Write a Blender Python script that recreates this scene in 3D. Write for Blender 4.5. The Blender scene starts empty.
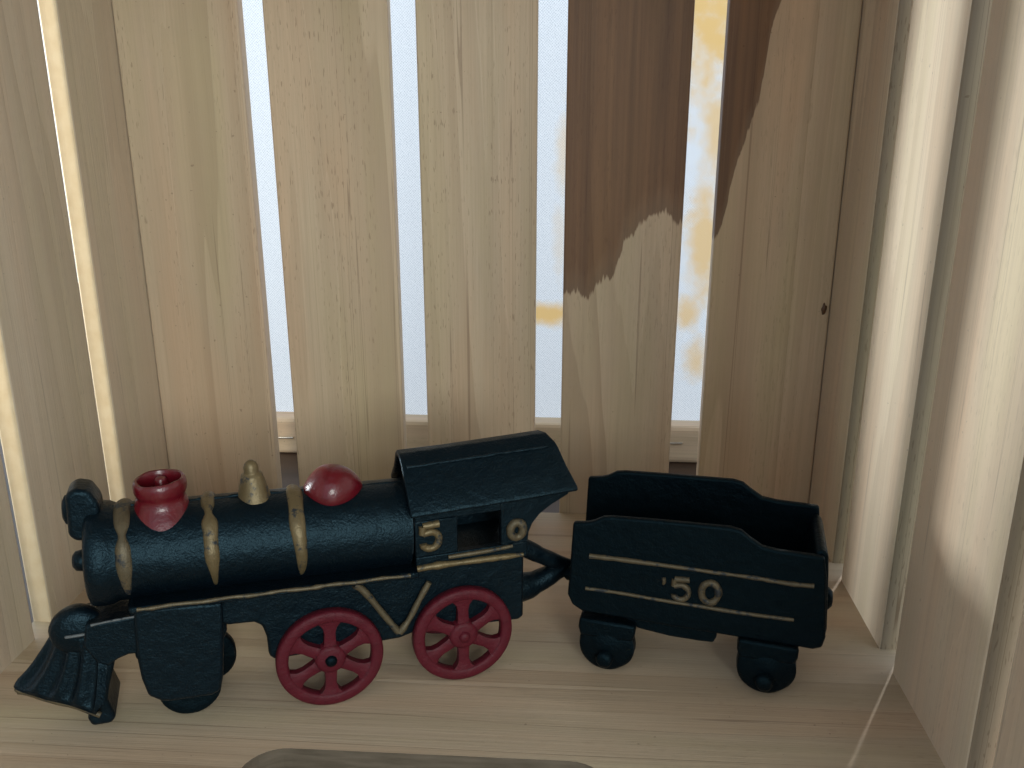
import bpy, bmesh, math, random
from mathutils import Vector, Matrix, noise
random.seed(7)
S = bpy.context.scene
COL = S.collection
MM = 0.001
rad = math.radians

# ------------------------------------------------------------------ camera
cam_d = bpy.data.cameras.new("camera"); cam = bpy.data.objects.new("camera", cam_d); COL.objects.link(cam)
cam_d.sensor_width = 36.0
cam_d.lens = 36.0 * 903.74 / 1024.0
cam_d.clip_start = 0.01; cam_d.clip_end = 200
cam.location = (0, 0, 0.25)
cam.rotation_euler = (rad(90 - 17.512), 0, rad(3.748))
S.camera = cam

# ------------------------------------------------------------------ world, lamps, exposure
W = bpy.data.worlds.new("World"); S.world = W; W.use_nodes = True
_t = W.node_tree; bg = _t.nodes["Background"]
_tc = _t.nodes.new('ShaderNodeTexCoord'); _sp = _t.nodes.new('ShaderNodeSeparateXYZ'); _rp = _t.nodes.new('ShaderNodeMapRange')
_t.links.new(_tc.outputs['Generated'], _sp.inputs[0]); _t.links.new(_sp.outputs[2], _rp.inputs['Value'])
_rp.inputs['From Min'].default_value = 0.15; _rp.inputs['From Max'].default_value = 0.95      # the room: walls brighter than its ceiling
_rp.inputs['To Min'].default_value = 1.9; _rp.inputs['To Max'].default_value = 1.0
# the photographer's side of the room is darker than the window sides
_dt = _t.nodes.new('ShaderNodeVectorMath'); _dt.operation = 'DOT_PRODUCT'; _dt.inputs[1].default_value = (0.05, -0.998, 0.05)
_t.links.new(_tc.outputs['Generated'], _dt.inputs[0])
_fr = _t.nodes.new('ShaderNodeMapRange'); _fr.interpolation_type = 'SMOOTHSTEP'; _t.links.new(_dt.outputs['Value'], _fr.inputs['Value'])
_fr.inputs['From Min'].default_value = 0.62; _fr.inputs['From Max'].default_value = 0.92
_fr.inputs['To Min'].default_value = 0.92; _fr.inputs['To Max'].default_value = 0.34
_mm = _t.nodes.new('ShaderNodeMath'); _mm.operation = 'MULTIPLY'
_t.links.new(_rp.outputs[0], _mm.inputs[0]); _t.links.new(_fr.outputs[0], _mm.inputs[1]); _t.links.new(_mm.outputs[0], bg.inputs[1])
bg.inputs[0].default_value = (0.74, 0.88, 1.0, 1)

def aim(o, target):
    o.rotation_euler = (Vector(target) - o.location).to_track_quat('-Z', 'Y').to_euler()

def spot(name, loc, target, watts, radius, cone, color, blend=0.3):
    l = bpy.data.lights.new(name, 'SPOT'); l.energy = watts; l.shadow_soft_size = radius
    l.spot_size = rad(cone); l.spot_blend = blend; l.color = color
    o = bpy.data.objects.new(name, l); COL.objects.link(o); o.location = loc; aim(o, target); return o

def area(name, loc, target, watts, sx, sy, color):
    l = bpy.data.lights.new(name, 'AREA'); l.energy = watts; l.shape = 'RECTANGLE'; l.size = sx; l.size_y = sy; l.color = color
    o = bpy.data.objects.new(name, l); COL.objects.link(o); o.location = loc; aim(o, target); return o

# low sun behind the canvas, from back right
_d = Vector((0.55 * 0.80, 0.83 * 0.80, 0.60)).normalized()
spot('sun_lamp', Vector((-0.08, 0.644, 0.16)) + _d * 6.0, (-0.08, 0.644, 0.16), 760, 0.10, 7.4, (1.0, 0.95, 0.87), 0.5)
# bright window far off to the left, shining through the gaps of the left side
spot('side_window_lamp', (-2.30, 0.66, 0.36), (-0.256, 0.41, 0.347), 640, 0.15, 16, (0.89, 0.97, 1.0))
# glancing light on the outside of the left side
spot('left_front_lamp', (-0.74, -0.50, 0.40), (-0.262, 0.70, 0.17), 21, 0.05, 23, (1.0, 0.90, 0.70))
# the room's window behind the photographer, to the right: the right side of the crate shades the far right
area('room_lamp', (0.62, -1.45, 0.68), (-0.15, 0.50, 0.16), 19.5, 0.60, 0.60, (0.93, 1.0, 0.95))

S.view_settings.view_transform = 'Standard'; S.view_settings.look = 'None'
S.view_settings.exposure = 0; S.view_settings.gamma = 1
S.cycles.max_bounces = 10; S.cycles.transmission_bounces = 6; S.cycles.use_denoising = True

# ------------------------------------------------------------------ node helpers
class NT:
    def __init__(s, name):
        s.m = bpy.data.materials.new(name); s.m.use_nodes = True; s.t = s.m.node_tree; s.t.nodes.clear()
        s.out = s.n('ShaderNodeOutputMaterial')
    def n(s, typ, **kw):
        nd = s.t.nodes.new(typ)
        for k, v in kw.items(): setattr(nd, k, v)
        return nd
    def l(s, a, b): s.t.links.new(a, b)
    def put(s, v, sock):
        if hasattr(v, 'is_output'): s.l(v, sock)
        else: sock.default_value = v
    def math(s, op, a, b=0.0, c=0.0, clamp=False):
        nd = s.n('ShaderNodeMath', operation=op); nd.use_clamp = clamp
        for i, v in enumerate((a, b, c)): s.put(v, nd.inputs[i])
        return nd.outputs[0]
    def noise(s, vec, scale, detail=3, rough=0.5, dist=0.0):
        nd = s.n('ShaderNodeTexNoise'); s.l(vec, nd.inputs['Vector'])
        nd.inputs['Scale'].default_value = scale; nd.inputs['Detail'].default_value = detail
        nd.inputs['Roughness'].default_value = rough; nd.inputs['Distortion'].default_value = dist
        return nd.outputs['Fac']
    def ramp(s, fac, stops, interp='LINEAR'):
        nd = s.n('ShaderNodeValToRGB'); nd.color_ramp.interpolation = interp
        e = nd.color_ramp.elements
        while len(e) < len(stops): e.new(0.5)
        for el, (p, c) in zip(e, stops):
            el.position = p; el.color = tuple(c) + (1,) if len(c) == 3 else c
        s.l(fac, nd.inputs[0]); return nd.outputs[0]
    def step(s, v, a, b):
        nd = s.n('ShaderNodeMapRange', interpolation_type='SMOOTHSTEP'); s.l(v, nd.inputs['Value'])
        nd.inputs['From Min'].default_value = a; nd.inputs['From Max'].default_value = b
        return nd.outputs['Result']
    def mix(s, fac, a, b, blend='MIX'):
        nd = s.n('ShaderNodeMix', data_type='RGBA', blend_type=blend)
        s.put(fac, nd.inputs[0])
        for v, sk in ((a, nd.inputs[6]), (b, nd.inputs[7])):
            if isinstance(v, tuple) and len(v) == 3: v = v + (1,)
            s.put(v, sk)
        return nd.outputs[2]
    def mul(s, vec, k):
        nd = s.n('ShaderNodeVectorMath', operation='MULTIPLY'); s.l(vec, nd.inputs[0]); nd.inputs[1].default_value = k
        return nd.outputs[0]
    def add(s, a, b):
        nd = s.n('ShaderNodeVectorMath', operation='ADD'); s.l(a, nd.inputs[0]); s.put(b, nd.inputs[1])
        return nd.outputs[0]
    def bump(s, h, strength, dist):
        nd = s.n('ShaderNodeBump'); s.l(h, nd.inputs['Height'])
        nd.inputs['Strength'].default_value = strength; nd.inputs['Distance'].default_value = dist
        return nd.outputs[0]
    def bsdf(s, col, rough, metal=0.0, normal=None, spec=0.5, coat=0.0):
        b = s.n('ShaderNodeBsdfPrincipled')
        if isinstance(col, tuple): col = col + (1,)
        s.put(col, b.inputs['Base Color']); s.put(rough, b.inputs['Roughness']); s.put(metal, b.inputs['Metallic'])
        b.inputs['Specular IOR Level'].default_value = spec; b.inputs['Coat Weight'].default_value = coat
        if normal is not None: s.l(normal, b.inputs['Normal'])
        s.l(b.outputs[0], s.out.inputs[0]); return b

def pine(name, grain='Z', stain=None, tone=1.0, red=1.0, fleck=1.0, grey=0.10, spec=.35):
    """planed pine: growth bands, fibres and resin flecks along the grain; stain = (x0, x1, z_max, [(x, z)...]) darkens everything above a drip line"""
    t = NT(name)
    tc = t.n('ShaderNodeTexCoord'); oi = t.n('ShaderNodeObjectInfo')
    rnd = t.n('ShaderNodeCombineXYZ')
    r = oi.outputs['Random']
    t.l(t.math('MULTIPLY', r, 3.7), rnd.inputs[0]); t.l(t.math('MULTIPLY', r, 9.1), rnd.inputs[1]); t.l(t.math('MULTIPLY', r, 23.0), rnd.inputs[2])
    base = t.add(tc.outputs['Object'], rnd.outputs[0])
    k = {'Z': (1, 1, 0.055), 'X': (0.055, 1, 1), 'Y': (1, 0.055, 1)}[grain]
    k2 = {'Z': (1, 1, 0.018), 'X': (0.018, 1, 1), 'Y': (1, 0.018, 1)}[grain]
    v = t.mul(base, k); v2 = t.mul(base, k2)
    ax_ = {'Z': (1, 1, 0), 'X': (0, 1, 1), 'Y': (1, 0, 1)}[grain]
    dt = t.n('ShaderNodeVectorMath', operation='DOT_PRODUCT'); t.l(base, dt.inputs[0]); dt.inputs[1].default_value = ax_
    broad = t.noise(v, 11, 2, 0.5, 0.4)
    # growth rings: contour lines of a field that drifts slowly along the grain
    fld = t.math('ADD', t.math('MULTIPLY', dt.outputs['Value'], 48.0), t.math('MULTIPLY', broad, t.math('ADD', 2.5, t.math('MULTIPLY', t.math('FRACT', t.math('MULTIPLY', r, 7.31)), 9.0))))
    fld = t.math('ADD', fld, t.math('MULTIPLY', t.noise(v2, 26, 3, .6), 3.2))
    cath = t.noise(t.mul(base, {'Z': (1, 1, .20), 'X': (.20, 1, 1), 'Y': (1, .20, 1)}[grain]), 10, 1, .4)
    fld = t.math('ADD', fld, t.math('MULTIPLY', cath, t.math('MULTIPLY', t.math('FRACT', t.math('MULTIPLY', r, 13.7)), 7.0)))
    saw = t.math('FRACT', fld)
    ring = t.math('MULTIPLY', t.step(saw, 0.25, 0.95), t.math('SUBTRACT', 1.0, t.step(saw, 0.965, 1.0)))
    cell = t.math('FLOOR', fld)
    wn = t.n('ShaderNodeTexWhiteNoise', noise_dimensions='1D'); t.l(cell, wn.inputs['W'])
    fib = t.noise(v2, 700, 4, 0.7)
    fib2 = t.noise(v2, 190, 3, 0.6)
    A, B_, C_ = (.63 * tone, .495 * tone, .345 * tone), (.58 * tone, .44 * tone * red, .30 * tone * red), (.665 * tone, .54 * tone, .39 * tone)
    col = t.ramp(broad, [(0.28, A), (0.5, B_), (0.72, C_)])
    col = t.mix(t.math('MULTIPLY', wn.outputs['Value'], 0.52), col, (.47 * tone, .335 * tone, .21 * tone))
    col = t.mix(t.math('MULTIPLY', ring, t.math('MULTIPLY', t.math('ADD', wn.outputs['Value'], .35), 0.46)), col, (.38 * tone, .265 * tone, .165 * tone))
    col = t.mix(t.math('MULTIPLY', t.step(fib2, 0.42, 0.75), 0.42), col, (.47 * tone, .345 * tone, .225 * tone))
    col = t.mix(t.math('MULTIPLY', t.step(fib, 0.38, 0.75), 0.40), col, (.41 * tone, .30 * tone, .195 * tone))
    # short dark resin dashes, in patches
    dash = t.noise(t.mul(base, {'Z': (1, 1, .13), 'X': (.13, 1, 1), 'Y': (1, .13, 1)}[grain]), 1250, 1, 0.4)
    patch = t.step(t.noise(v, 40, 2), 0.42, 0.58)
    col = t.mix(t.math('MULTIPLY', t.math('MULTIPLY', t.step(dash, 0.64, 0.71), patch), 0.52 * fleck, clamp=True), col, (.20 * tone, .115 * tone, .06 * tone))
    # a few long dark pitch lines
    pl = t.noise(t.mul(base, {'Z': (1, 1, .006), 'X': (.006, 1, 1), 'Y': (1, .006, 1)}[grain]), 210, 1, .3)
    col = t.mix(t.math('MULTIPLY', t.math('SUBTRACT', 1.0, t.step(t.math('ABSOLUTE', t.math('SUBTRACT', pl, .665)), .002, .010)), 0.55), col, (.22 * tone, .135 * tone, .08 * tone))
    dot = t.noise(base, 430, 1, .3)
    col = t.mix(t.math('MULTIPLY', t.step(dot, .785, .81), .45), col, (.13, .075, .04))
    # faint grey handling marks
    col = t.mix(t.math('MULTIPLY', t.step(t.noise(base, 16, 4, .6), .55, .8), 0.16), col, (.33, .28, .22))
    hue = t.noise(t.mul(base, {'Z': (1, 1, .12), 'X': (.12, 1, 1), 'Y': (1, .12, 1)}[grain]), 38, 2, .5)
    col = t.mix(1.0, col, t.ramp(hue, [(.3, (1.05, .97, .93)), (.5, (1, 1, 1)), (.7, (.965, 1.005, .93))]), 'MULTIPLY')
    col = t.mix(grey, col, (.56 * tone, .53 * tone, .475 * tone))
    rough = 0.5
    if stain:
        x0, x1, zm, pts = stain
        sx = t.n('ShaderNodeSeparateXYZ'); t.l(tc.outputs['Object'], sx.inputs[0])
        u = t.math('DIVIDE', t.math('SUBTRACT', sx.outputs[0], x0), x1 - x0, clamp=True)
        fc = t.n('ShaderNodeFloatCurve'); c = fc.mapping.curves[0]
        while len(c.points) < len(pts): c.points.new(0.5, 0.5)
        for p, (px, pz) in zip(c.points, pts):
            p.location = ((px - x0) / (x1 - x0), pz / zm); p.handle_type = 'AUTO_CLAMPED'
        fc.mapping.update(); t.l(u, fc.inputs['Value'])
        wob = t.math('MULTIPLY', t.math('SUBTRACT', t.noise(t.mul(base, (1, 1, .10)), 420, 3, .55), .5), 0.017)
        zz = t.math('ADD', sx.outputs[2], wob)
        dz = t.math('SUBTRACT', zz, t.math('MULTIPLY', fc.outputs[0], zm))
        mk = t.math('ADD', t.math('MULTIPLY', t.step(dz, -0.0012, 0.0014), .86), t.math('MULTIPLY', t.step(dz, 0.0, .020), .14))
        edge = t.math('MULTIPLY', mk, t.math('SUBTRACT', 1.0, t.step(dz, 0.001, 0.012)))
        dark = t.mix(1.0, col, (.44, .315, .235), 'MULTIPLY')
        dark = t.mix(t.math('MULTIPLY', t.step(t.noise(v2, 95, 4, .65), .3, .75), .75), dark, (.095, .054, .036))
        dark = t.mix(t.math('MULTIPLY', edge, .35), dark, (.09, .05, .03))
        col = t.mix(mk, col, dark)
    b = t.bump(t.math('ADD', fib, t.math('MULTIPLY', ring, .5)), 0.25, 0.0006)
    t.bsdf(col, rough, 0, b, spec)
    return t.m

def end_grain(name):
    t = NT(name); tc = t.n('ShaderNodeTexCoord')
    n = t.noise(tc.outputs['Object'], 160, 3)
    t.bsdf(t.ramp(n, [(.3, (.62, .48, .30)), (.7, (.68, .55, .37))]), .6, 0, t.bump(n, .2, .0006), .3); return t.m

def cast_paint(name, col, rough, wear=None, wearcol=(.012, .017, .022), metal=0.0, coat=0.0, bump=.5, spec=.5, tint=None, edge=None):
    t = NT(name); tc = t.n('ShaderNodeTexCoord'); o = tc.outputs['Object']
    big = t.noise(o, 170, 4, .6); fine = t.noise(o, 1100, 3, .6)
    c = t.mix(t.math('MULTIPLY', t.step(big, .4, .75), .5), col, tuple(v * .6 for v in col))
    if wear:
        w = t.noise(o, 190, 5, .68)
        m = t.step(w, wear - .05, wear + .05)
        c = t.mix(m, c, wearcol)
        mt = t.math('MULTIPLY', t.math('SUBTRACT', 1, m), metal)
    else: mt = metal
    if edge:
        bv = t.n('ShaderNodeBevel'); bv.samples = 4; bv.inputs['Radius'].default_value = .0011
        gm = t.n('ShaderNodeNewGeometry'); dn = t.n('ShaderNodeVectorMath', operation='DOT_PRODUCT')
        t.l(bv.outputs[0], dn.inputs[0]); t.l(gm.outputs['Normal'], dn.inputs[1])
        em = t.math('MULTIPLY', t.step(t.math('SUBTRACT', 1.0, dn.outputs['Value']), .02, .16), t.step(t.noise(o, 420, 3, .6), .42, .62))
        sp_ = t.step(t.noise(o, 800, 2, .5), .735, .77)
        c = t.mix(t.math('MAXIMUM', t.math('MULTIPLY', em, .75), t.math('MULTIPLY', sp_, .5)), c, edge)
    h = t.math('ADD', t.math('MULTIPLY', big, 1.0), t.math('MULTIPLY', fine, .35))
    rg = t.math('ADD', rough - .08, t.math('MULTIPLY', big, .16))
    bs = t.bsdf(c, rg, mt, t.bump(h, bump, .0009), spec, coat)
    if tint: bs.inputs['Specular Tint'].default_value = tint + (1,)
    return t.m

BLACK = cast_paint('black_cast_iron_paint', (.0018, .0048, .0080), .37, spec=.26, tint=(.45, .80, 1.0), edge=(.036, .050, .058), bump=.8)
MATT = cast_paint('dull_black_cast_iron', (.0012, .0030, .0048), .46, spec=.17, tint=(.4, .8, 1), edge=(.030, .036, .040), bump=.8)
GOLD = cast_paint('worn_gold_paint', (.165, .122, .060), .44, .60, metal=.45)
GOLDW = cast_paint('rubbed_gold_paint', (.12, .094, .055), .50, .56, metal=.4)
RED = cast_paint('glossy_red_paint', (.115, .004, .010), .30, coat=.2, bump=.4, edge=(.035, .008, .008))
REDW = cast_paint('red_wheel_paint', (.088, .005, .013), .55, .72, wearcol=(.035, .008, .010), spec=.3, edge=(.030, .010, .011), bump=.7)
STEELD = cast_paint('bare_iron_and_glint', (.10, .11, .115), .45, .6)  # worn deck edge, also the painted glint on the coupling knob
STEEL = cast_paint('steel_wire', (.55, .53, .50), .3, metal=1.0)
PINE = pine('pine_slat'); PINE_G = pine('grey_pine_slat', tone=1.03, red=1.0, fleck=.6, grey=.30); PINE_P = pine('pale_pine_slat', tone=1.16, fleck=.6, grey=.22)
FLOORW = pine('pine_base_board', 'X', tone=.88, fleck=.35)
ENDG = end_grain('pine_end_face')
EDGE = pine('pine_shaded_edge', tone=.50, red=.95, fleck=.8, grey=0, spec=.04)  # lowered tone paints shade onto the end faces of the right slats
t_ = NT('shaded_hole_edge'); _c = t_.n('ShaderNodeTexCoord'); _n = t_.noise(t_.mul(_c.outputs['Object'], (.15, .15, 1)), 420, 4)
t_.bsdf(t_.ramp(_n, [(.3, (.115, .090, .064)), (.7, (.18, .142, .105))]), .7, 0, t_.bump(_n, .3, .0006), .2); HOLE = t_.m  # shade inside the hand hold is painted in as this dark brown
BARW = pine('stretcher_pine', 'X', tone=1.2, fleck=.3)
STAIN_A = pine('pine_slat_dark_top', fleck=.45, stain=(-.004, .064, .36, [(-.004, .139), (.004, .143), (.009, .138), (.018, .150), (.026, .155), (.030, .171), (.036, .178), (.044, .186), (.052, .1885), (.059, .183), (.064, .184)]))
STAIN_B = pine('pine_slat_dark_corner', tone=1.16, red=.97, grey=0, fleck=.4, stain=(.081, .150, .40, [(.081, .172), (.084, .178), (.090, .211), (.096, .235), (.1005, .250), (.104, .285), (.108, .301), (.116, .36), (.13, .39), (.150, .40)]))

def canvas_mat():
    t = NT('backlit_canvas'); tc = t.n('ShaderNodeTexCoord'); o = tc.outputs['Object']
    sp = t.n('ShaderNodeSeparateXYZ'); t.l(o, sp.inputs[0])
    jt = t.math('MULTIPLY', t.noise(o, 260, 2), 5.0)
    wx = t.math('SINE', t.math('ADD', t.math('MULTIPLY', sp.outputs[0], 3300), jt)); wz = t.math('SINE', t.math('ADD', t.math('MULTIPLY', sp.outputs[2], 3300), jt))
    weave = t.math('MULTIPLY', wx, wz)
    thr = t.noise(t.mul(o, (1, 1, .35)), 2600, 1); thr2 = t.noise(t.mul(o, (.35, 1, 1)), 2600, 1)
    tx = t.math('ADD', t.math('MULTIPLY', t.math('ADD', thr, thr2), .9), t.math('MULTIPLY', weave, .30))
    col = t.ramp(tx, [(.6, (.58, .62, .68)), (1.1, (.84, .87, .92))])
    # paint on the far side showing through as yellow patches
    tot = None
    for (x, z, rx, rz, a) in ((.092, .32, .034, .090, 1.0), (.100, .225, .013, .040, .8), (.096, .150, .014, .052, .85), (.087, .098, .012, .016, .8),
                              (.095, .064, .010, .018, .75), (-.016, .096, .030, .0095, 1.0), (-.006, .215, .008, .03, .45), (-.008, .150, .006, .03, .25), (.088, .13, .006, .02, .4)):
        dx = t.math('DIVIDE', t.math('SUBTRACT', sp.outputs[0], x), rx); dz = t.math('DIVIDE', t.math('SUBTRACT', sp.outputs[2], z), rz)
        dd = t.math('SQRT', t.math('ADD', t.math('MULTIPLY', dx, dx), t.math('MULTIPLY', dz, dz)))
        dd = t.math('ADD', dd, t.math('MULTIPLY', t.math('SUBTRACT', t.noise(o, 75, 4, .6), .5), 1.5))
        m = t.math('MULTIPLY', t.math('SUBTRACT', 1.0, t.step(dd, .15, 1.35)), a)
        tot = m if tot is None else t.math('MAXIMUM', tot, m)
    col = t.mix(t.math('MULTIPLY', tot, .95), col, (.79, .52, .20))
    d = t.n('ShaderNodeBsdfDiffuse'); tr = t.n('ShaderNodeBsdfTranslucent'); mx = t.n('ShaderNodeMixShader')
    t.l(col, d.inputs[0]); t.l(col, tr.inputs[0]); mx.inputs[0].default_value = .62
    t.l(d.outputs[0], mx.inputs[1]); t.l(tr.outputs[0], mx.inputs[2]); t.l(mx.outputs[0], t.out.inputs[0])
    return t.m
CANVAS = canvas_mat()

def table_mat():
    t = NT('dark_brown_table'); tc = t.n('ShaderNodeTexCoord'); n = t.noise(t.mul(tc.outputs['Object'], (.1, 1, 1)), 60, 4)
    t.bsdf(t.ramp(n, [(.3, (.030, .016, .010)), (.7, (.060, .032, .020))]), .45); return t.m
TABLE = table_mat()

# ------------------------------------------------------------------ mesh helpers (local units: mm)
def thing(name, label, cat, loc=(0, 0, 0), rotz=0.0):
    o = bpy.data.objects.new(name, None); COL.objects.link(o); o.empty_display_size = .02
    o.location = loc; o.rotation_euler = (0, 0, rotz); o['label'] = label; o['category'] = cat; return o

def obj(name, bm, mat, parent, bevel=0.0, seg=2, smooth=True, label=None, scale=MM, angle=35):
    bmesh.ops.recalc_face_normals(bm, faces=bm.faces)
    bm.transform(Matrix.Scale(scale, 4))
    me = bpy.data.meshes.new(name); bm.to_mesh(me); bm.free()
    for m in (mat if isinstance(mat, (list, tuple)) else [mat]): me.materials.append(m)
    if smooth:
        for p in me.polygons: p.use_smooth = True
    o = bpy.data.objects.new(name, me); COL.objects.link(o)
    if parent: o.parent = parent
    if bevel:
        b = o.modifiers.new('bevel', 'BEVEL'); b.width = bevel * scale; b.segments = seg; b.limit_method = 'ANGLE'; b.angle_limit = rad(angle); b.harden_normals = False
    if smooth:
        me.set_sharp_from_angle(angle=rad(50))
    if label: o['label'] = label
    return o

def prism(bm, pts, y0, y1):
    """polygon in the xz plane, swept from y0 to y1"""
    a = [bm.verts.new((x, y0, z)) for x, z in pts]; b = [bm.verts.new((x, y1, z)) for x, z in pts]
    n = len(pts)
    bm.faces.new(a); bm.faces.new(b[::-1])
    for i in range(n): bm.faces.new((a[i], b[i], b[(i + 1) % n], a[(i + 1) % n]))
    return bm

def box(bm, x0, x1, y0, y1, z0, z1):
    return prism(bm, [(x0, z0), (x1, z0), (x1, z1), (x0, z1)], y0, y1)

def lathe(bm, prof, c, axis=(0, 0, 1), n=40, sq=(1, 1), jit=0.0):
    """prof: (radius, height along axis) from base c"""
    ax = Vector(axis).normalized()
    q = ax.to_track_quat('Z', 'Y').to_matrix()
    rings = []
    for r, h in prof:
        if r < 1e-6: rings.append([bm.verts.new(Vector(c) + q @ Vector((0, 0, h)))]); continue
        ring = []
        for i in range(n):
            a = 2 * math.pi * i / n
            rr = r * (1 + jit * noise.noise(Vector((math.cos(a) * 1.5, math.sin(a) * 1.5, h * .15 + r))))
            ring.append(bm.verts.new(Vector(c) + q @ Vector((rr * math.cos(a) * sq[0], rr * math.sin(a) * sq[1], h))))
        rings.append(ring)
    for a, b in zip(rings, rings[1:]):
        if len(a) == 1 and len(b) == 1: continue
        for i in range(n):
            j = (i + 1) % n
            if len(a) == 1: bm.faces.new((a[0], b[j], b[i]))
            elif len(b) == 1: bm.faces.new((a[i], a[j], b[0]))
            else: bm.faces.new((a[i], a[j], b[j], b[i]))
    if len(rings[0]) > 1: bm.faces.new(rings[0][::-1])
    if len(rings[-1]) > 1: bm.faces.new(rings[-1])
    return bm

def smooth_path(pts, k=4):
    P = [Vector(p) for p in pts]; out = []
    for i in range(len(P) - 1):
        a, b, c, d = P[max(i - 1, 0)], P[i], P[i + 1], P[min(i + 2, len(P) - 1)]
        for s in range(k):
            u = s / k
            out.append(.5 * ((2 * b) + (c - a) * u + (2 * a - 5 * b + 4 * c - d) * u * u + (3 * b - a - 3 * c + d) * u ** 3))
    out.append(P[-1]); return out

def tube(bm, pts, r, n=10, smooth=4, jit=0.0, flat=1.0):
    if smooth > 1:
        m = len(pts) - 1
        rs = r if isinstance(r, (list, tuple)) else [r] * len(pts)
        P = smooth_path(pts, smooth); R = []
        for i in range(len(P)):
            u = i / smooth; k = min(int(u), m - 1); f = u - k; R.append(rs[k] * (1 - f) + rs[k + 1] * f)
    else:
        P = [Vector(p) for p in pts]; R = r if isinstance(r, (list, tuple)) else [r] * len(P)
    rings = []
    for i, p in enumerate(P):
        d = (P[min(i + 1, len(P) - 1)] - P[max(i - 1, 0)]).normalized()
        u = d.cross(Vector((0, 1, 0)))
        u = u.normalized() if u.length > 1e-3 else Vector((1, 0, 0)); w = d.cross(u).normalized()
        rr = R[i] * (1 + jit * noise.noise(p * .35 + Vector((3, 1, 7))))
        rings.append([bm.verts.new(p + u * rr * math.cos(2 * math.pi * k / n) + w * rr * flat * math.sin(2 * math.pi * k / n)) for k in range(n)])
    for a, b in zip(rings, rings[1:]):
        for i in range(n): bm.faces.new((a[i], a[(i + 1) % n], b[(i + 1) % n], b[i]))
    bm.faces.new(rings[0][::-1]); bm.faces.new(rings[-1]); return bm

def BM(): return bmesh.new()

# ------------------------------------------------------------------ the setting
XL, XR, YB = -.2559, .1504, .5225
TH = .010
b = BM(); box(b, -1.0, 1.0, -.25, 1.3, -.0345, -.0145)
tab = obj('tabletop', b, TABLE, None, scale=1.0, smooth=False); tab['kind'] = 'structure'

# ------------------------------------------------------------------ wooden crate
crate = thing('wooden_crate', 'pale pine slatted crate around the toy train, two slats stained dark brown at the back', 'crate')
ZT = .462
FY, HX0, HX1, HY0, HY1, HR = .046, -.1255, .0195, .2620, .2972, .0165
def end_panel(z0, z1):
    """solid end board with a hand hold cut through it"""
    bm = BM(); x0, x1, y0, y1 = XL - TH + .0005, XR + TH - .0005, FY, YB - .0006
    hole = []
    for cx, cy, a0 in ((HX1 - HR, HY1 - HR, 0), (HX0 + HR, HY1 - HR, 90), (HX0 + HR, HY0 + HR, 180), (HX1 - HR, HY0 + HR, 270)):
        for k in range(9): a = rad(a0 + 90 * k / 8); hole.append((cx + HR * math.cos(a), cy + HR * math.sin(a)))
    lay = []
    for z in (z0, z1):
        o_ = [bm.verts.new((x, y, z)) for x, y in ((x1, y1), (x0, y1), (x0, y0), (x1, y0))]
        h_ = [bm.verts.new((x, y, z)) for x, y in hole]
        for q in range(4):
            arc = h_[q * 9:q * 9 + 9]; nx = h_[(q * 9 + 9) % 36]
            bm.faces.new([o_[q]] + arc[::-1])
            bm.faces.new([o_[q], arc[-1], nx, o_[(q + 1) % 4]])
        lay.append((o_, h_))
    for k in range(4): bm.faces.new((lay[0][0][k], lay[0][0][(k + 1) % 4], lay[1][0][(k + 1) % 4], lay[1][0][k]))
    for k in range(36): bm.faces.new((lay[0][1][k], lay[0][1][(k + 1) % 36], lay[1][1][(k + 1) % 36], lay[1][1][k]))
    bmesh.ops.recalc_face_normals(bm, faces=bm.faces)
    for f in bm.faces:
        c = f.calc_center_median()
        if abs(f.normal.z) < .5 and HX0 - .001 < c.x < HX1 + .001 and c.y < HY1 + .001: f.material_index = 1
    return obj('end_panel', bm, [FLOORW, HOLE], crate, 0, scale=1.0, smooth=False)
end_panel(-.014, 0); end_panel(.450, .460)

def slat(w, axis, pos, mat, endm=None, z0=-.0142, z1=ZT, label=None):
    """upright board; axis 'x' = lies along x (back), 'y' = lies along y (sides)"""
    bm = BM()
    c = (w[0] + w[1]) / 2
    if axis == 'x': box(bm, w[0], w[1], pos, pos + TH, z0, z1)
    else: box(bm, min(pos), max(pos), w[0], w[1], z0, z1)
    bmesh.ops.recalc_face_normals(bm, faces=bm.faces)
    for f in bm.faces:
        n = f.normal
        if (axis == 'y' and abs(n.y) > .9) or abs(n.z) > .9: f.material_index = 1
    o = obj('slat', bm, [mat, endm or ENDG], crate, .0011, 2, scale=1.0, smooth=False, label=label)
    return o

back = [(XL + .0003, -.185, PINE, None), (-.171, -.1020, PINE, None), (-.0868, -.0203, PINE, None),
        (-.0042, .0630, STAIN_A, 'back slat with a wide dark brown stain running down its upper half'),
        (.0812, XR - .0003, STAIN_B, 'corner back slat with a dark brown stain along its upper left edge')]
bs = [slat((a, c), 'x', YB, m, label=l) for a, c, m, l in back]
for y0, y1, mat in ((.466, .5325, PINE_G), (.380, .4500, PINE_G), (.296, .3655, PINE_G), (.212, .2795, PINE_G), (.129, .1955, PINE_G), (.046, .1125, PINE_G)):
    slat((y0, y1), 'y', (XL, XL - TH), mat)
for y0, y1, mat in ((.467, .5325, PINE_P), (.383, .4490, PINE_P), (.288, .3655, PINE_P), (.205, .2720, PINE_P), (.125, .1900, PINE_P), (.046, .1100, PINE_P)):
    slat((y0, y1), 'y', (XR, XR + TH), mat, EDGE)
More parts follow.
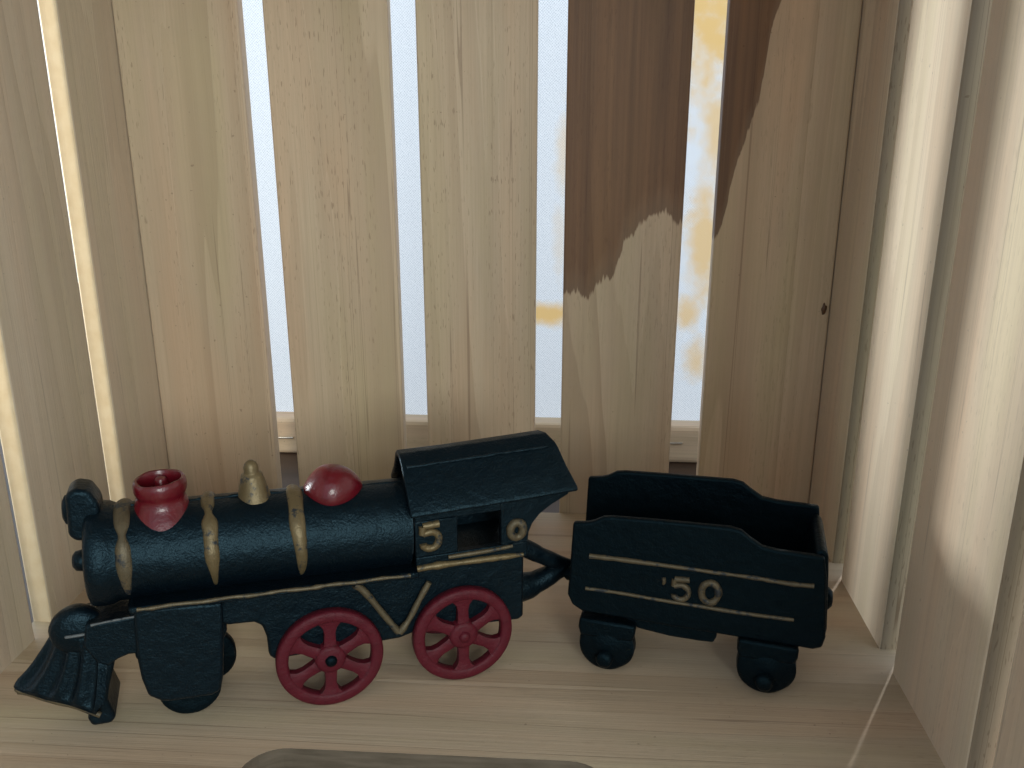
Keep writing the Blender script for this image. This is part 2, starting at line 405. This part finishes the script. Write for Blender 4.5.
# resin knot chip beside the right corner
t_ = NT('resin_knot'); t_.bsdf((.10, .045, .018), .45)
b = BM(); lathe(b, [(0, -.3), (2.2, 0), (1.6, .8), (.5, 1.2), (0, 1.25)], (0, 0, 0), (0, -1, 0), 12, (.7, 1.5), .5)
b.transform(Matrix.Translation((146.8, 522.6, 134)))
obj('knot', b, t_.m, bs[4])

# ------------------------------------------------------------------ stretched canvas behind the crate
CX0, CX1, CZ1, CY = -.36, .205, .80, .644
can = thing('stretched_canvas', 'white stretched canvas seen from behind, sunlit and yellow in patches, beyond the back slats', 'canvas', (0, CY, -.0144))
b = BM()
NX, NZ = 24, 30
g = [[b.verts.new((CX0 + (CX1 - CX0) * i / NX, .0185, .001 + (CZ1) * j / NZ)) for i in range(NX + 1)] for j in range(NZ + 1)]
for j in range(NZ):
    for i in range(NX): b.faces.new((g[j][i], g[j][i + 1], g[j + 1][i + 1], g[j + 1][i]))
cl = obj('cloth', b, CANVAS, can, scale=1.0)
cl.data.transform(Matrix.Translation((0, 0, -.0144))); cl.location = (0, 0, .0144)   # texture origin at z = 0
def bar(x0, x1, z0, z1):
    bm = BM(); box(bm, x0, x1, 0, .018, z0, z1)
    return obj('stretcher_bar', bm, BARW, can, .003, 2, scale=1.0, smooth=False)
bb = bar(CX0, CX1, 0, .0295); bar(CX0, CX1, CZ1 - .033, CZ1); bar(CX0, CX0 + .033, .0335, CZ1 - .0335); bar(CX1 - .033, CX1, .0335, CZ1 - .0335)
for (x0, x1, z) in ((-.2255, -.2125, .0135), (.074, .0865, .0165)):
    bm = BM(); tube(bm, [(x0 * 1000, 1.5, z * 1000), (x0 * 1000, -.8, z * 1000), (x1 * 1000, -.8, z * 1000 + .3), (x1 * 1000, 1.5, z * 1000 + .3)], .8, 8, 1)
    obj('staple', bm, STEEL, bb)

# ------------------------------------------------------------------ toy locomotive (local mm: x to the rear, y away from the viewer, near wheel faces at y = 0)
LY = 21.0
loco = thing('toy_locomotive', 'black cast iron toy steam locomotive with red wheels, red chimney and gold bands', 'toy train', (-.10104, .32505, 0), rad(21.614))
def bz(x): return 73.0 - .040 * x          # boiler axis height
def rz(x): return 58.9 - .034 * x          # running board height
BR = 19.5
ax = Vector((1, 0, -.040)).normalized()
def at(x): return (x, LY, bz(x))
b = BM(); L = 128
lathe(b, [(0, 0), (8, -.3), (14, -.2), (18.2, .2), (20.0, 1.0), (20.9, 2.4), (21.0, 6.0), (20.5, 9), (19.6, 11), (BR, 13), (BR, 40), (BR, 80), (BR, 110), (BR, L)], at(-87.5), ax, 64, jit=.008)
obj('boiler', b, BLACK, loco)
def band(x, w, pinch):
    """cast hoop, thick at the flank, running out to a point low on the near side"""
    bm = BM(); rings = []; N = 60
    for i in range(N + 1):
        ph = rad(-37 + (217 + 37) * i / N); u = i / N
        ww = w * (.30 + .70 * math.sin(math.pi * min(1, u * 3.2) / 2) ** .8 if u < .31 else 1) * (1 + .22 * noise.noise(Vector((u * 9, x, 0))))
        if math.degrees(ph) > 95: ww *= .8
        for pc, pw in pinch: ww *= 1 - .55 * math.exp(-((math.degrees(ph) - pc) / pw) ** 2)
        hh = 1.9 * (.35 + .65 * min(1, u * 5)) * (.7 + .3 * ww / w) * (1 + .2 * noise.noise(Vector((u * 12, x, 4))))
        row = []
        for k in range(9):
            a = math.pi * k / 8; r = BR - .5 + hh * math.sin(a)
            xx = x - ww * math.cos(a) + .5 * noise.noise(Vector((u * 5, x, 8)))
            row.append(bm.verts.new((xx, LY - r * math.cos(ph), bz(x) + r * math.sin(ph))))
        rings.append(row)
    for a_, c_ in zip(rings, rings[1:]):
        for k in range(8): bm.faces.new((a_[k], a_[k + 1], c_[k + 1], c_[k]))
        bm.faces.new((a_[8], a_[0], c_[0], c_[8]))
    bm.faces.new(rings[0]); bm.faces.new(rings[-1]); return bm
for x, m, w, pn in ((-72.6, GOLDW, 3.3, [(42, 9)]), (-40.4, GOLD, 3.1, [(62, 8)]), (-6.2, GOLD, 3.3, [])):
    obj('boiler_band', band(x, w, pn), m, loco)
# smokebox door knob and hinge lug
b = BM(); lathe(b, [(0, -6.6), (2.6, -6.3), (3.9, -5.2), (4.3, -3), (4.2, 1)], (-87.2, LY, 74.0), ax, 24, jit=.05)
obj('door_knob', b, BLACK, loco)
# headlamp: rounded casting with a lens boss
b = BM(); prism(b, [(-92.6, 88), (-91.6, 105), (-88, 107.4), (-83, 106), (-80.0, 100), (-80.4, 88), (-83, 85.2), (-90, 85.2)], 14.2, 27.8)
hl = obj('headlamp', b, BLACK, loco, 3.4, 5, angle=25)
b = BM(); lathe(b, [(0, -2.4), (2.8, -2.2), (4.4, -1.2), (4.9, 1.5)], (-92.0, LY, 96.6), (1, 0, -.05), 24, (.9, 1.35))
obj('lens', b, BLACK, hl)
b = BM(); prism(b, [(-88, 84), (-78, 86), (-77, 96), (-82, 97), (-88, 92)], LY - 5, LY + 5)
obj('lamp_bracket', b, BLACK, hl, 1.5)
# chimney
b = BM(); n = 48
prof = [(9.25, 8.0), (9.5, 9.0), (9.9, 9.9), (10.15, 11.0), (10.2, 13.2), (9.9, 14.8), (9.2, 15.6), (8.4, 15.4), (7.9, 14.2), (7.6, 11), (7.3, 6), (0, 6)]
cx, cz = -58.0, 90.0
rings = []
for rx, ry, up in ((10.6, 14.8, -.6), (10.3, 13.6, .5), (10.0, 12.2, 1.3), (9.7, 10.9, 2.2), (9.4, 9.9, 3.0)):     # flared foot hugging the boiler
    rings.append([])
    for k in range(n):
        a = 2 * math.pi * k / n; x, y = rx * math.cos(a), ry * math.sin(a)
        rings[-1].append(b.verts.new((cx + x, LY + y, bz(cx + x) + math.sqrt(BR * BR - y * y) + up)))
for r, h in prof:
    if r == 0: rings.append([b.verts.new((cx, LY, cz + h))]); continue
    rings.append([b.verts.new((cx + .1 + r * (1 + .02 * noise.noise(Vector((math.cos(k * .13) * 2, math.sin(k * .13) * 2, h * .2)))) * math.cos(2 * math.pi * k / n), LY + r * math.sin(2 * math.pi * k / n), cz + h + .6 * noise.noise(Vector((math.cos(2 * math.pi * k / n) * 1.4, math.sin(2 * math.pi * k / n) * 1.4, h * .1))))) for k in range(n)])
for a_, c_ in zip(rings, rings[1:]):
    for k in range(n):
        if len(c_) == 1: b.faces.new((a_[k], a_[(k + 1) % n], c_[0]))
        else: b.faces.new((a_[k], a_[(k + 1) % n], c_[(k + 1) % n], c_[k]))
ch = obj('chimney', b, RED, loco)
b = BM(); lathe(b, [(2.6, 0), (2.5, 7.2), (1.9, 8.2), (0, 8.5)], (-57.6, LY + 3.5, 96), (0, 0, 1), 20, jit=.1)
obj('chimney_plug', b, RED, ch)
# whistle bell
b = BM()
lathe(b, [(8.6, -5), (8.0, -1.5), (7.7, .5), (7.4, 1.7), (6.7, 2.6), (6.0, 5.5), (5.2, 8.6), (4.5, 11.2), (4.2, 12.2), (3.2, 12.8), (3.0, 13.4), (3.0, 15.4), (2.3, 17.2), (1.1, 18.2), (0, 18.4)], (-22.0, LY, 90.4), (-.03, 0, 1), 40, jit=.05)
obj('bell', b, GOLD, loco)
# teardrop dome
b = BM(); n = 40; rings = []
for i in range(25):
    u = i / 24; x = -2.8 + 25.8 * u
    r = 11.6 * (math.sin(math.pi * min(1, (u / .45)) / 2) ** .60 if u < .45 else max(0.0, 1 - ((u - .45) / .55) ** 2.1) ** .70)
    r = max(r, .05)
    rings.append([b.verts.new((x, LY + r * math.cos(2 * math.pi * k / n), 90.6 + .6 * u + r * .98 * math.sin(2 * math.pi * k / n) * (1 if math.sin(2 * math.pi * k / n) > 0 else .75))) for k in range(n)])
for a_, c_ in zip(rings, rings[1:]):
    for k in range(n): b.faces.new((a_[k], a_[(k + 1) % n], c_[(k + 1) % n], c_[k]))
b.faces.new(rings[0]); b.faces.new(rings[-1])
obj('steam_dome', b, RED, loco)
# casting seam along the boiler top
b = BM(); P = []
for i in range(30):
    x = -84 + 123 * i / 29; P.append((x, LY + 1.0 * noise.noise(Vector((x * .2, 0, 0))), bz(x) + BR - .25 + 1.0 * noise.noise(Vector((x * .33, 5, 0)))))
tube(b, P, .75, 8, 2, .5); obj('casting_seam', b, BLACK, loco)
# running board with a thin gold edge
b = BM(); prism(b, [(-73, rz(-73) - 2.8), (42, rz(42) - 2.8), (42, rz(42)), (-73, rz(-73))], -.6, 42.6)
rb = obj('running_board', b, BLACK, loco, .8)
b = BM(); tube(b, [(x, -.7, rz(x) - .7 + .25 * math.sin(x * .31)) for x in range(-70, 42, 6)], .85, 8, 2, .5); obj('gold_edge', b, GOLDW, rb)
# frame
b = BM(); prism(b, [(-41, 57.5), (-41, 46), (-37, 44.5), (-27, 43.8), (-24.0, 41.5), (-22.6, 36), (-22.4, 27), (-20.5, 24.6), (26, 24.2), (33, 24.2), (40, 26), (48, 25.6), (88, 23.0), (90.3, 24.5), (90.4, 56.5), (41, 56)], 3.4, 38.6)
obj('frame', b, BLACK, loco, 1.3, 3)
# side rod drawn as a V
b = BM(); tube(b, [(14.8, 2.0, 55.2), (19, 1.8, 50.5), (26, 1.6, 39), (32.2, 1.4, 29.0)], [1.9, 1.7, 1.35, 1.6], 10, 4, .25)
tube(b, [(32.6, 1.4, 28.6), (37, 1.6, 34), (42, 1.8, 43), (46.6, 2.0, 50.6)], [1.7, 1.35, 1.3, 1.5], 10, 4, .25)
obj('side_rod', b, GOLDW, loco)
# steam chest plates
for y0, y1 in ((.3, 7.0), (35.0, 41.7)):
    b = BM(); prism(b, [(-71.2, 60), (-72.0, 52), (-72.6, 38), (-72.0, 28), (-70.4, 20), (-66, 16.6), (-62, 15.6), (-46, 15.0), (-42.6, 16.6), (-41, 24), (-39.4, 40), (-38.4, 57)], y0, y1)
    obj('steam_chest', b, BLACK, loco, 1.4, 3)
b = BM(); prism(b, [(-74, 59), (-74, 34), (-66, 26), (-44, 26), (-38, 40), (-38, 58)], 7, 35)
obj('saddle', b, BLACK, loco, 1.0)
# leading wheels on an axle
for y0, d, wx in ((11.0, 1, -55.4), (38.0, -1, -48.6)):
    b = BM(); lathe(b, [(0, 0), (3.2, 0), (3.4, .9), (9, 1.0), (11.4, .3), (12.6, .9), (12.8, 4.4), (12.0, 5.4), (0, 5.6)], (wx, y0, 12.8), (0, d, 0), 36, jit=.02)
    w = obj('leading_wheel', b, MATT, loco)
    b = BM(); lathe(b, [(0, -2.6), (2.4, -2.4), (3.0, -1.2), (3.1, .5)], (wx, y0, 12.8), (0, d, 0), 16, jit=.08); obj('axle_nut', b, MATT, w)
# buffer deck
b = BM(); prism(b, [(-90, 53.4), (-92, 44), (-88, 36), (-84, 33.8), (-80, 36.2), (-76, 37.4), (-70, 37.0), (-70, 54.4)], 5.4, 36.6)
dk = obj('buffer_deck', b, BLACK, loco, 1.0, 2)
b = BM(); tube(b, [(-88, 5.6, 53.2), (-80, 5.5, 53.9), (-71, 5.4, 54.2)], .5, 8, 2, .4); obj('deck_edge', b, STEELD, dk)
# cow catcher: fan of ribs from the deck to a pointed foot
NC, NR = 64, 14
top = [(-86, 7.5, 46.5), (-92.5, 9.5, 48.5), (-98.5, 13.5, 48.5), (-103.2, 21, 47.5)]
bot = [(-91.0, 3.0, 14.2), (-100.5, 6.2, 18.6), (-111.5, 11.5, 20.8), (-122.5, 21, 22.4)]
def full(p): return [Vector(q) for q in p] + [Vector((q[0], 42 - q[1], q[2])) for q in p[-2::-1]]
TP = smooth_path(full(top), 12); BP = smooth_path(full(bot), 12)
b = BM(); gr = []
NC = len(TP)
for j in range(NR + 1):
    v = j / NR; row = []
    for i in range(NC):
        p = TP[i].lerp(BP[i], v)
        u = i / (NC - 1)
        nrm = Vector((-.75, -1 if u < .5 else 1, .35)).normalized() if abs(u - .5) > .04 else Vector((-1, 0, .4)).normalized()
        rib = math.cos(u * 2 * math.pi * 8)
        amp = 1.15 * min(1, v * 2.2 + .1) * (1 if v < .88 else max(0, (1 - v) / .12))
        sag = -2.4 * math.sin(math.pi * v)
        p = p + nrm * (rib * amp) + Vector((-sag * .25, 0, sag))
        row.append(b.verts.new(p))
    gr.append(row)
for j in range(NR):
    for i in range(NC - 1): b.faces.new((gr[j][i], gr[j][i + 1], gr[j + 1][i + 1], gr[j + 1][i]))
pc = obj('cow_catcher', b, BLACK, loco)
so = pc.modifiers.new('solid', 'SOLIDIFY'); so.thickness = .0036; so.offset = -1
b = BM(); prism(b, [(-87, 46), (-95, 47), (-94, 34), (-91.5, 24), (-92.5, 15), (-95.5, 9.0), (-94, 5.0), (-86.5, 4.8), (-84.6, 7.5), (-86.8, 16), (-85.4, 22), (-82, 33)], 8.5, 33.5)
obj('catcher_post', b, BLACK, pc, 1.5, 3)
b = BM(); tube(b, [(q.x + 1.6, q.y + (1.2 if q.y < 21 else -1.2), q.z - 1.3) for q in BP[::6]] , 1.25, 8, 3, .2); obj('bottom_rail', b, GOLDW, pc)
# coupling knob over the cow catcher
b = BM(); lathe(b, [(0, -.4), (6.5, 0), (9.3, 1.4), (10.4, 3.6), (10.4, 6), (9.3, 9), (6.5, 11), (0, 11.5)], (-94.3, 9.0, 47.8), (0, 1, 0), 36, jit=.04)
kn = obj('coupling_knob', b, BLACK, pc)
b = BM(); box(b, -98.5, -90.5, 7.9, 10.6, 47.4, 48.6); obj('knob_glint', b, STEELD, kn, .5)  # lighter grey bar, a painted highlight across the knob

# driving wheels
def wheel(x, rot):
    t = bpy.data.objects.new('x', None)
    b = BM(); R = 22.7
    # rim: rounded ring
    n = 72; prof = [(17.5, 1.2), (17.9, .4), (18.6, .1), (21.6, 0), (22.4, .5), (22.7, 1.5), (22.7, 4.6), (22.0, 5.4), (18.0, 5.2), (17.5, 4.4)]
    rings = [[b.verts.new((r * math.cos(2 * math.pi * i / n), y, r * math.sin(2 * math.pi * i / n))) for i in range(n)] for r, y in prof]
    for a_, c_ in zip(rings, rings[1:] + rings[:1]):
        for i in range(n): b.faces.new((a_[i], a_[(i + 1) % n], c_[(i + 1) % n], c_[i]))
    # spokes, flaring into the rim
    for s in range(6):
        a = rot + s * math.pi / 3
        M = Matrix.Rotation(-a, 3, 'Y')
        side = [(3.5, 3.2), (7.5, 2.5), (12.0, 2.3), (14.8, 2.9), (16.6, 4.3), (18.2, 6.8)]
        pts = [(r, w) for r, w in side] + [(r, -w) for r, w in side[::-1]]
        pts = [(q[0], q[1]) for q in pts]
        fa = [b.verts.new(M @ Vector((r, 1.0 if 4 < r < 17 else 1.3, w))) for r, w in pts]
        fm = [b.verts.new(M @ Vector((r, .55, w * .62))) for r, w in pts]
        ba = [b.verts.new(M @ Vector((r, 4.4, w))) for r, w in pts]
        k = len(pts)
        b.faces.new(fm); b.faces.new(ba[::-1])
        for i in range(k):
            b.faces.new((fm[i], fa[i], fa[(i + 1) % k], fm[(i + 1) % k])); b.faces.new((fa[i], ba[i], ba[(i + 1) % k], fa[(i + 1) % k]))
    lathe(b, [(0, -.7), (4.6, -.6), (5.8, -.2), (6.6, .8), (6.9, 5.0), (0, 5.2)], (0, 0, 0), (0, 1, 0), 32, jit=.02)
    bpy.data.objects.remove(t)
    o = obj('driving_wheel', b, REDW, loco)
    o.location = (x * MM, -.0010, R * MM)
    b = BM(); lathe(b, [(0, -2.3), (1.6, -2.2), (2.4, -1.5), (2.6, 0)], (0, 0, 0), (0, 1, 0), 20, jit=.08)
    a = obj('axle_nut', b, MATT if x < 30 else REDW, o)
    return o, a
for x, rot in ((2.5, rad(88)), (61.0, rad(90))):
    o, a = wheel(x, rot)
    o2 = o.copy(); a2 = a.copy(); COL.objects.link(o2); COL.objects.link(a2); a2.parent = o2
    o2.location = (o.location.x, .0430, o.location.z); o2.rotation_euler = (0, 0, math.pi)

# cab
def cab_side(y0, y1):
    b = BM()
    prism(b, [(41, 56), (91, 56.3), (91.3, 63.5), (41, 63.5)], y0, y1)
    prism(b, [(41, 63.5), (59.5, 63.5), (59.5, 80.2), (41, 80.2)], y0, y1)
    prism(b, [(79.0, 63.5), (91.3, 63.5), (91.8, 68), (93.4, 72), (97, 76.2), (102, 79.6), (110, 83.6), (111, 86.2), (79, 86), (79.0, 80.2)], y0, y1)
    prism(b, [(41, 80.2), (79, 80.2), (79, 86), (41, 85.2)], y0, y1)
    return obj('cab_wall', b, BLACK, loco, .5)
cw = cab_side(1.0, 4.6); cf = cab_side(37.4, 41.0)
b = BM(); box(b, 41.2, 46, 4.6, 37.4, 54, 86); box(b, 41.3, 45.9, 14, 28, 86, 95); obj('cab_front', b, MATT, loco, .4)
b = BM(); box(b, 46, 90.5, 4.6, 37.4, 54, 58); obj('cab_floor', b, MATT, loco, .4)
# cab roof: arched sheet with drooping eaves
def rsec(dz): 
    s = [(-2.2, 84.2), (-1.2, 86.0), (6.5, 92.8), (13.5, 99.2), (15.5, 101.0), (21, 104.0), (26.5, 103.6), (29.5, 101.6), (35.5, 92.8), (43.2, 86.0), (44.2, 84.2)]
    return [(y, z + dz) for y, z in s]
b = BM(); secs = []
for x, dz, k in ((38.9, 0, 0), (60, .5, 0), (85, 1.2, 0), (104, 1.8, 0), (113.6, 2.2, 1)):
    row = []
    for y, z in rsec(dz):
        xx = x - (k * (.34 * min(11.5, max(0, z - 88)) + .45 * min(11, max(0, y - 14))) if k else 0)
        row.append(b.verts.new((xx, y + .15 * noise.noise(Vector((x * .1, y, 0))), z + .35 * noise.noise(Vector((x * .12, y * .2, 3))))))
    secs.append(row)
for a_, c_ in zip(secs, secs[1:]):
    for i in range(len(a_) - 1): b.faces.new((a_[i], a_[i + 1], c_[i + 1], c_[i]))
rf = obj('cab_roof', b, BLACK, loco)
so = rf.modifiers.new('solid', 'SOLIDIFY'); so.thickness = .0026; so.offset = -1
bv = rf.modifiers.new('bevel', 'BEVEL'); bv.width = .0009; bv.segments = 3; bv.limit_method = 'ANGLE'; bv.angle_limit = rad(20)
b = BM(); tube(b, [(x, 14.2 + .4 * noise.noise(Vector((x, 1, 1))), 99.9 + .031 * (x - 40) + .5 * noise.noise(Vector((x * .4, 2, 2)))) for x in range(41, 108, 4)], .7, 8, 2, .7); obj('roof_seam', b, BLACK, rf)
# gold mouldings and numerals
b = BM(); tube(b, [(41.2, .6, 58.6), (50, .5, 58.9), (60, .5, 58.6), (72, .5, 58.3), (82, .6, 57.9), (89, .8, 57.6)], [1.5, 1.6, 1.35, 1.5, 1.2, 1.0], 10, 4, .25); obj('gold_moulding', b, GOLD, cw)
b = BM(); tube(b, [(55, .7, 61.9), (64, .5, 62.1), (75, .5, 62.2), (84, .8, 62.6)], [.9, 1.0, .95, .8], 10, 4, .3); obj('window_sill', b, GOLDW, cw)
def five(x, z, h, y, r):
    s = h / 14.0
    p = [(9.3, 13.2), (5, 13.0), (1.4, 12.8), (1.2, 8.6), (3, 9.2), (6.0, 9.4), (8.6, 7.4), (9.0, 4.2), (7.2, 1.4), (4.4, .8), (1.8, 2.0), (1.4, 3.6)]
    b = BM()
    tube(b, [(x + q * s, y, z + w * s) for q, w in p[:3]], r, 10, 3, .15); tube(b, [(x + q * s, y, z + w * s) for q, w in p[2:4]], r, 10, 1)
    tube(b, [(x + q * s, y, z + w * s) for q, w in p[3:]], r, 10, 5, .15)
    return b
def zero(x, z, w, h, y, r):
    b = BM(); tube(b, [(x + w / 2 + w / 2 * math.cos(2 * math.pi * k / 24), y, z + h / 2 + h / 2 * math.sin(2 * math.pi * k / 24)) for k in range(25)], r, 10, 1, .25); return b
obj('numeral', five(43.0, 66.8, 12.4, .6, 1.65), GOLD, cw)
obj('numeral', zero(83.0, 66.6, 5.8, 7.2, .6, 2.0), GOLDW, cw)
# drawbar loop behind the cab
b = BM(); tube(b, [(88, 21, 53), (96, 21, 49.8), (104, 21, 44.6), (112, 21, 40.0), (119, 21, 36.4)], [4.8, 4.6, 4.0, 3.6, 3.2], 12, 4, .08)
tube(b, [(88, 21, 30.0), (97, 21, 29.2), (104, 21, 31.0), (111, 21, 33.6), (118, 21, 36.0)], [7.6, 6.6, 5.4, 4.4, 3.4], 12, 4, .08)
obj('drawbar', b, BLACK, loco)

# ------------------------------------------------------------------ toy tender (same conventions)
ten = thing('toy_tender', "black cast iron toy tender with gold lines and the raised numerals '50", 'toy tender', (.02026, .35893, 0), rad(-10.421))
TW = 43.0
def wall(y0, y1, dz):
    b = BM(); prism(b, [(-17.4, 71.8 + dz), (-18.4, 50), (-19.2, 36), (-17, 31), (-12.3, 28.2), (5, 27.4), (40, 26.2), (88, 24.6), (91.6, 26), (92.6, 31), (90.2, 60), (88.6, 68.6 + dz), (82, 69.0 + dz), (70, 69.4 + dz), (63.5, 70.4 + dz), (58.5, 73.6 + dz), (54.5, 76.6 + dz), (50, 77.6 + dz), (20, 77.2 + dz), (0, 76.6 + dz), (-4, 76.0 + dz), (-8, 73.6 + dz), (-11, 72.6 + dz)], y0, y1)
    return obj('side_panel', b, MATT, ten, 1.1, 3)
sn = wall(0, 3.4, 0); wall(TW - 3.4, TW, 5.0)
b = BM(); prism(b, [(-17.8, 50), (-18.6, 44), (-19, 34), (-14, 29), (-11.5, 29), (-13.2, 50.6)], 3.2, TW - 3.2); obj('end_panel', b, MATT, ten, 1.0)
b = BM(); prism(b, [(86, 28), (92.6, 27.5), (93.2, 33), (91.4, 58), (90.4, 68.5), (88, 70.8), (85.4, 69.6), (84.6, 60)], 3.2, TW - 3.2); obj('end_panel', b, MATT, ten, 1.6, 3)
b = BM(); box(b, -12, 87, 3.2, TW - 3.2, 29.6, 36); obj('bunker_floor', b, MATT, ten, .5)
b = BM(); lathe(b, [(5.0, 0), (4.6, 3), (3.0, 4.6), (0, 5.0)], (91.5, LY, 38.5), (1, 0, 0), 20, (1.0, 1.1), .08); obj('coupling_lug', b, MATT, ten)
b = BM(); tube(b, [(-16, 21, 36), (-21, 21, 35.5), (-24, 21, 34)], [4, 3.6, 2.6], 12, 3, .1); obj('coupling_pin', b, MATT, ten)
b = BM(); tube(b, [(-9.6, 0, 56.8), (5, -.1, 56.9), (30, 0, 56.4), (45, 0, 56.0), (62, 0, 55.7), (75, -.1, 55.0), (85.6, 0, 55.2)], [1.2, 1.25, .95, .8, 1.0, 1.15, 1.0], 10, 5, .3); obj('gold_line', b, GOLDW, sn)
b = BM(); tube(b, [(-11, 0, 40.4), (5, 0, 40.2), (20, 0, 39.4), (40, 0, 38.7), (60, 0, 38.0), (79, 0, 38.0)], [.8, .85, .8, .9, .95, .85], 10, 5, .3); obj('gold_line', b, GOLDW, sn)
b = BM(); tube(b, [(23.2, -.1, 50.6), (23.6, -.1, 48.6), (23.2, -.1, 47.2)], [1.0, .9, .5], 8, 3); obj('apostrophe', b, GOLDW, sn)
obj('numeral', five(27.0, 40.3, 11.2, 0, 1.35), GOLDW, sn)
obj('numeral', zero(39.8, 41.2, 7.2, 9.6, 0, 1.6), GOLDW, sn)
b = BM(); prism(b, [(6.5, 28), (8.5, 23.4), (13.5, 21.4), (27, 19.6), (40, 19.2), (46.5, 19.4), (47.5, 22), (48, 27)], 3.0, TW - 3.0); obj('underframe', b, MATT, ten, .8)
def truck(cx):
    for y0, d in ((-2.4, 1), (TW + 2.4, -1)):
        b = BM(); lathe(b, [(0, -.2), (5.5, 0), (7, .8), (10.8, .7), (12.4, 1.4), (12.9, 3), (12.9, 6.5), (11.5, 8), (0, 8.2)], (cx, y0, 12.9), (0, d, 0), 36, jit=.035)
        w = obj('tender_wheel', b, MATT, ten)
        b = BM(); lathe(b, [(0, -3.4), (2.6, -3.2), (3.8, -2.2), (4.2, .5)], (cx - .4, y0, 7.4), (0, d, 0), 18, jit=.12); obj('axle_nut', b, MATT, w)
        b = BM(); prism(b, [(cx - 12.5, 26), (cx - 13, 21), (cx - 12, 17), (cx + 11.6, 17), (cx + 12.6, 20), (cx + 12.8, 25)], min(y0 + .4 * d, y0 + 9 * d), max(y0 + .4 * d, y0 + 9 * d)); obj('axle_box', b, MATT, w, 1.2)
truck(-.6); truck(69.6)
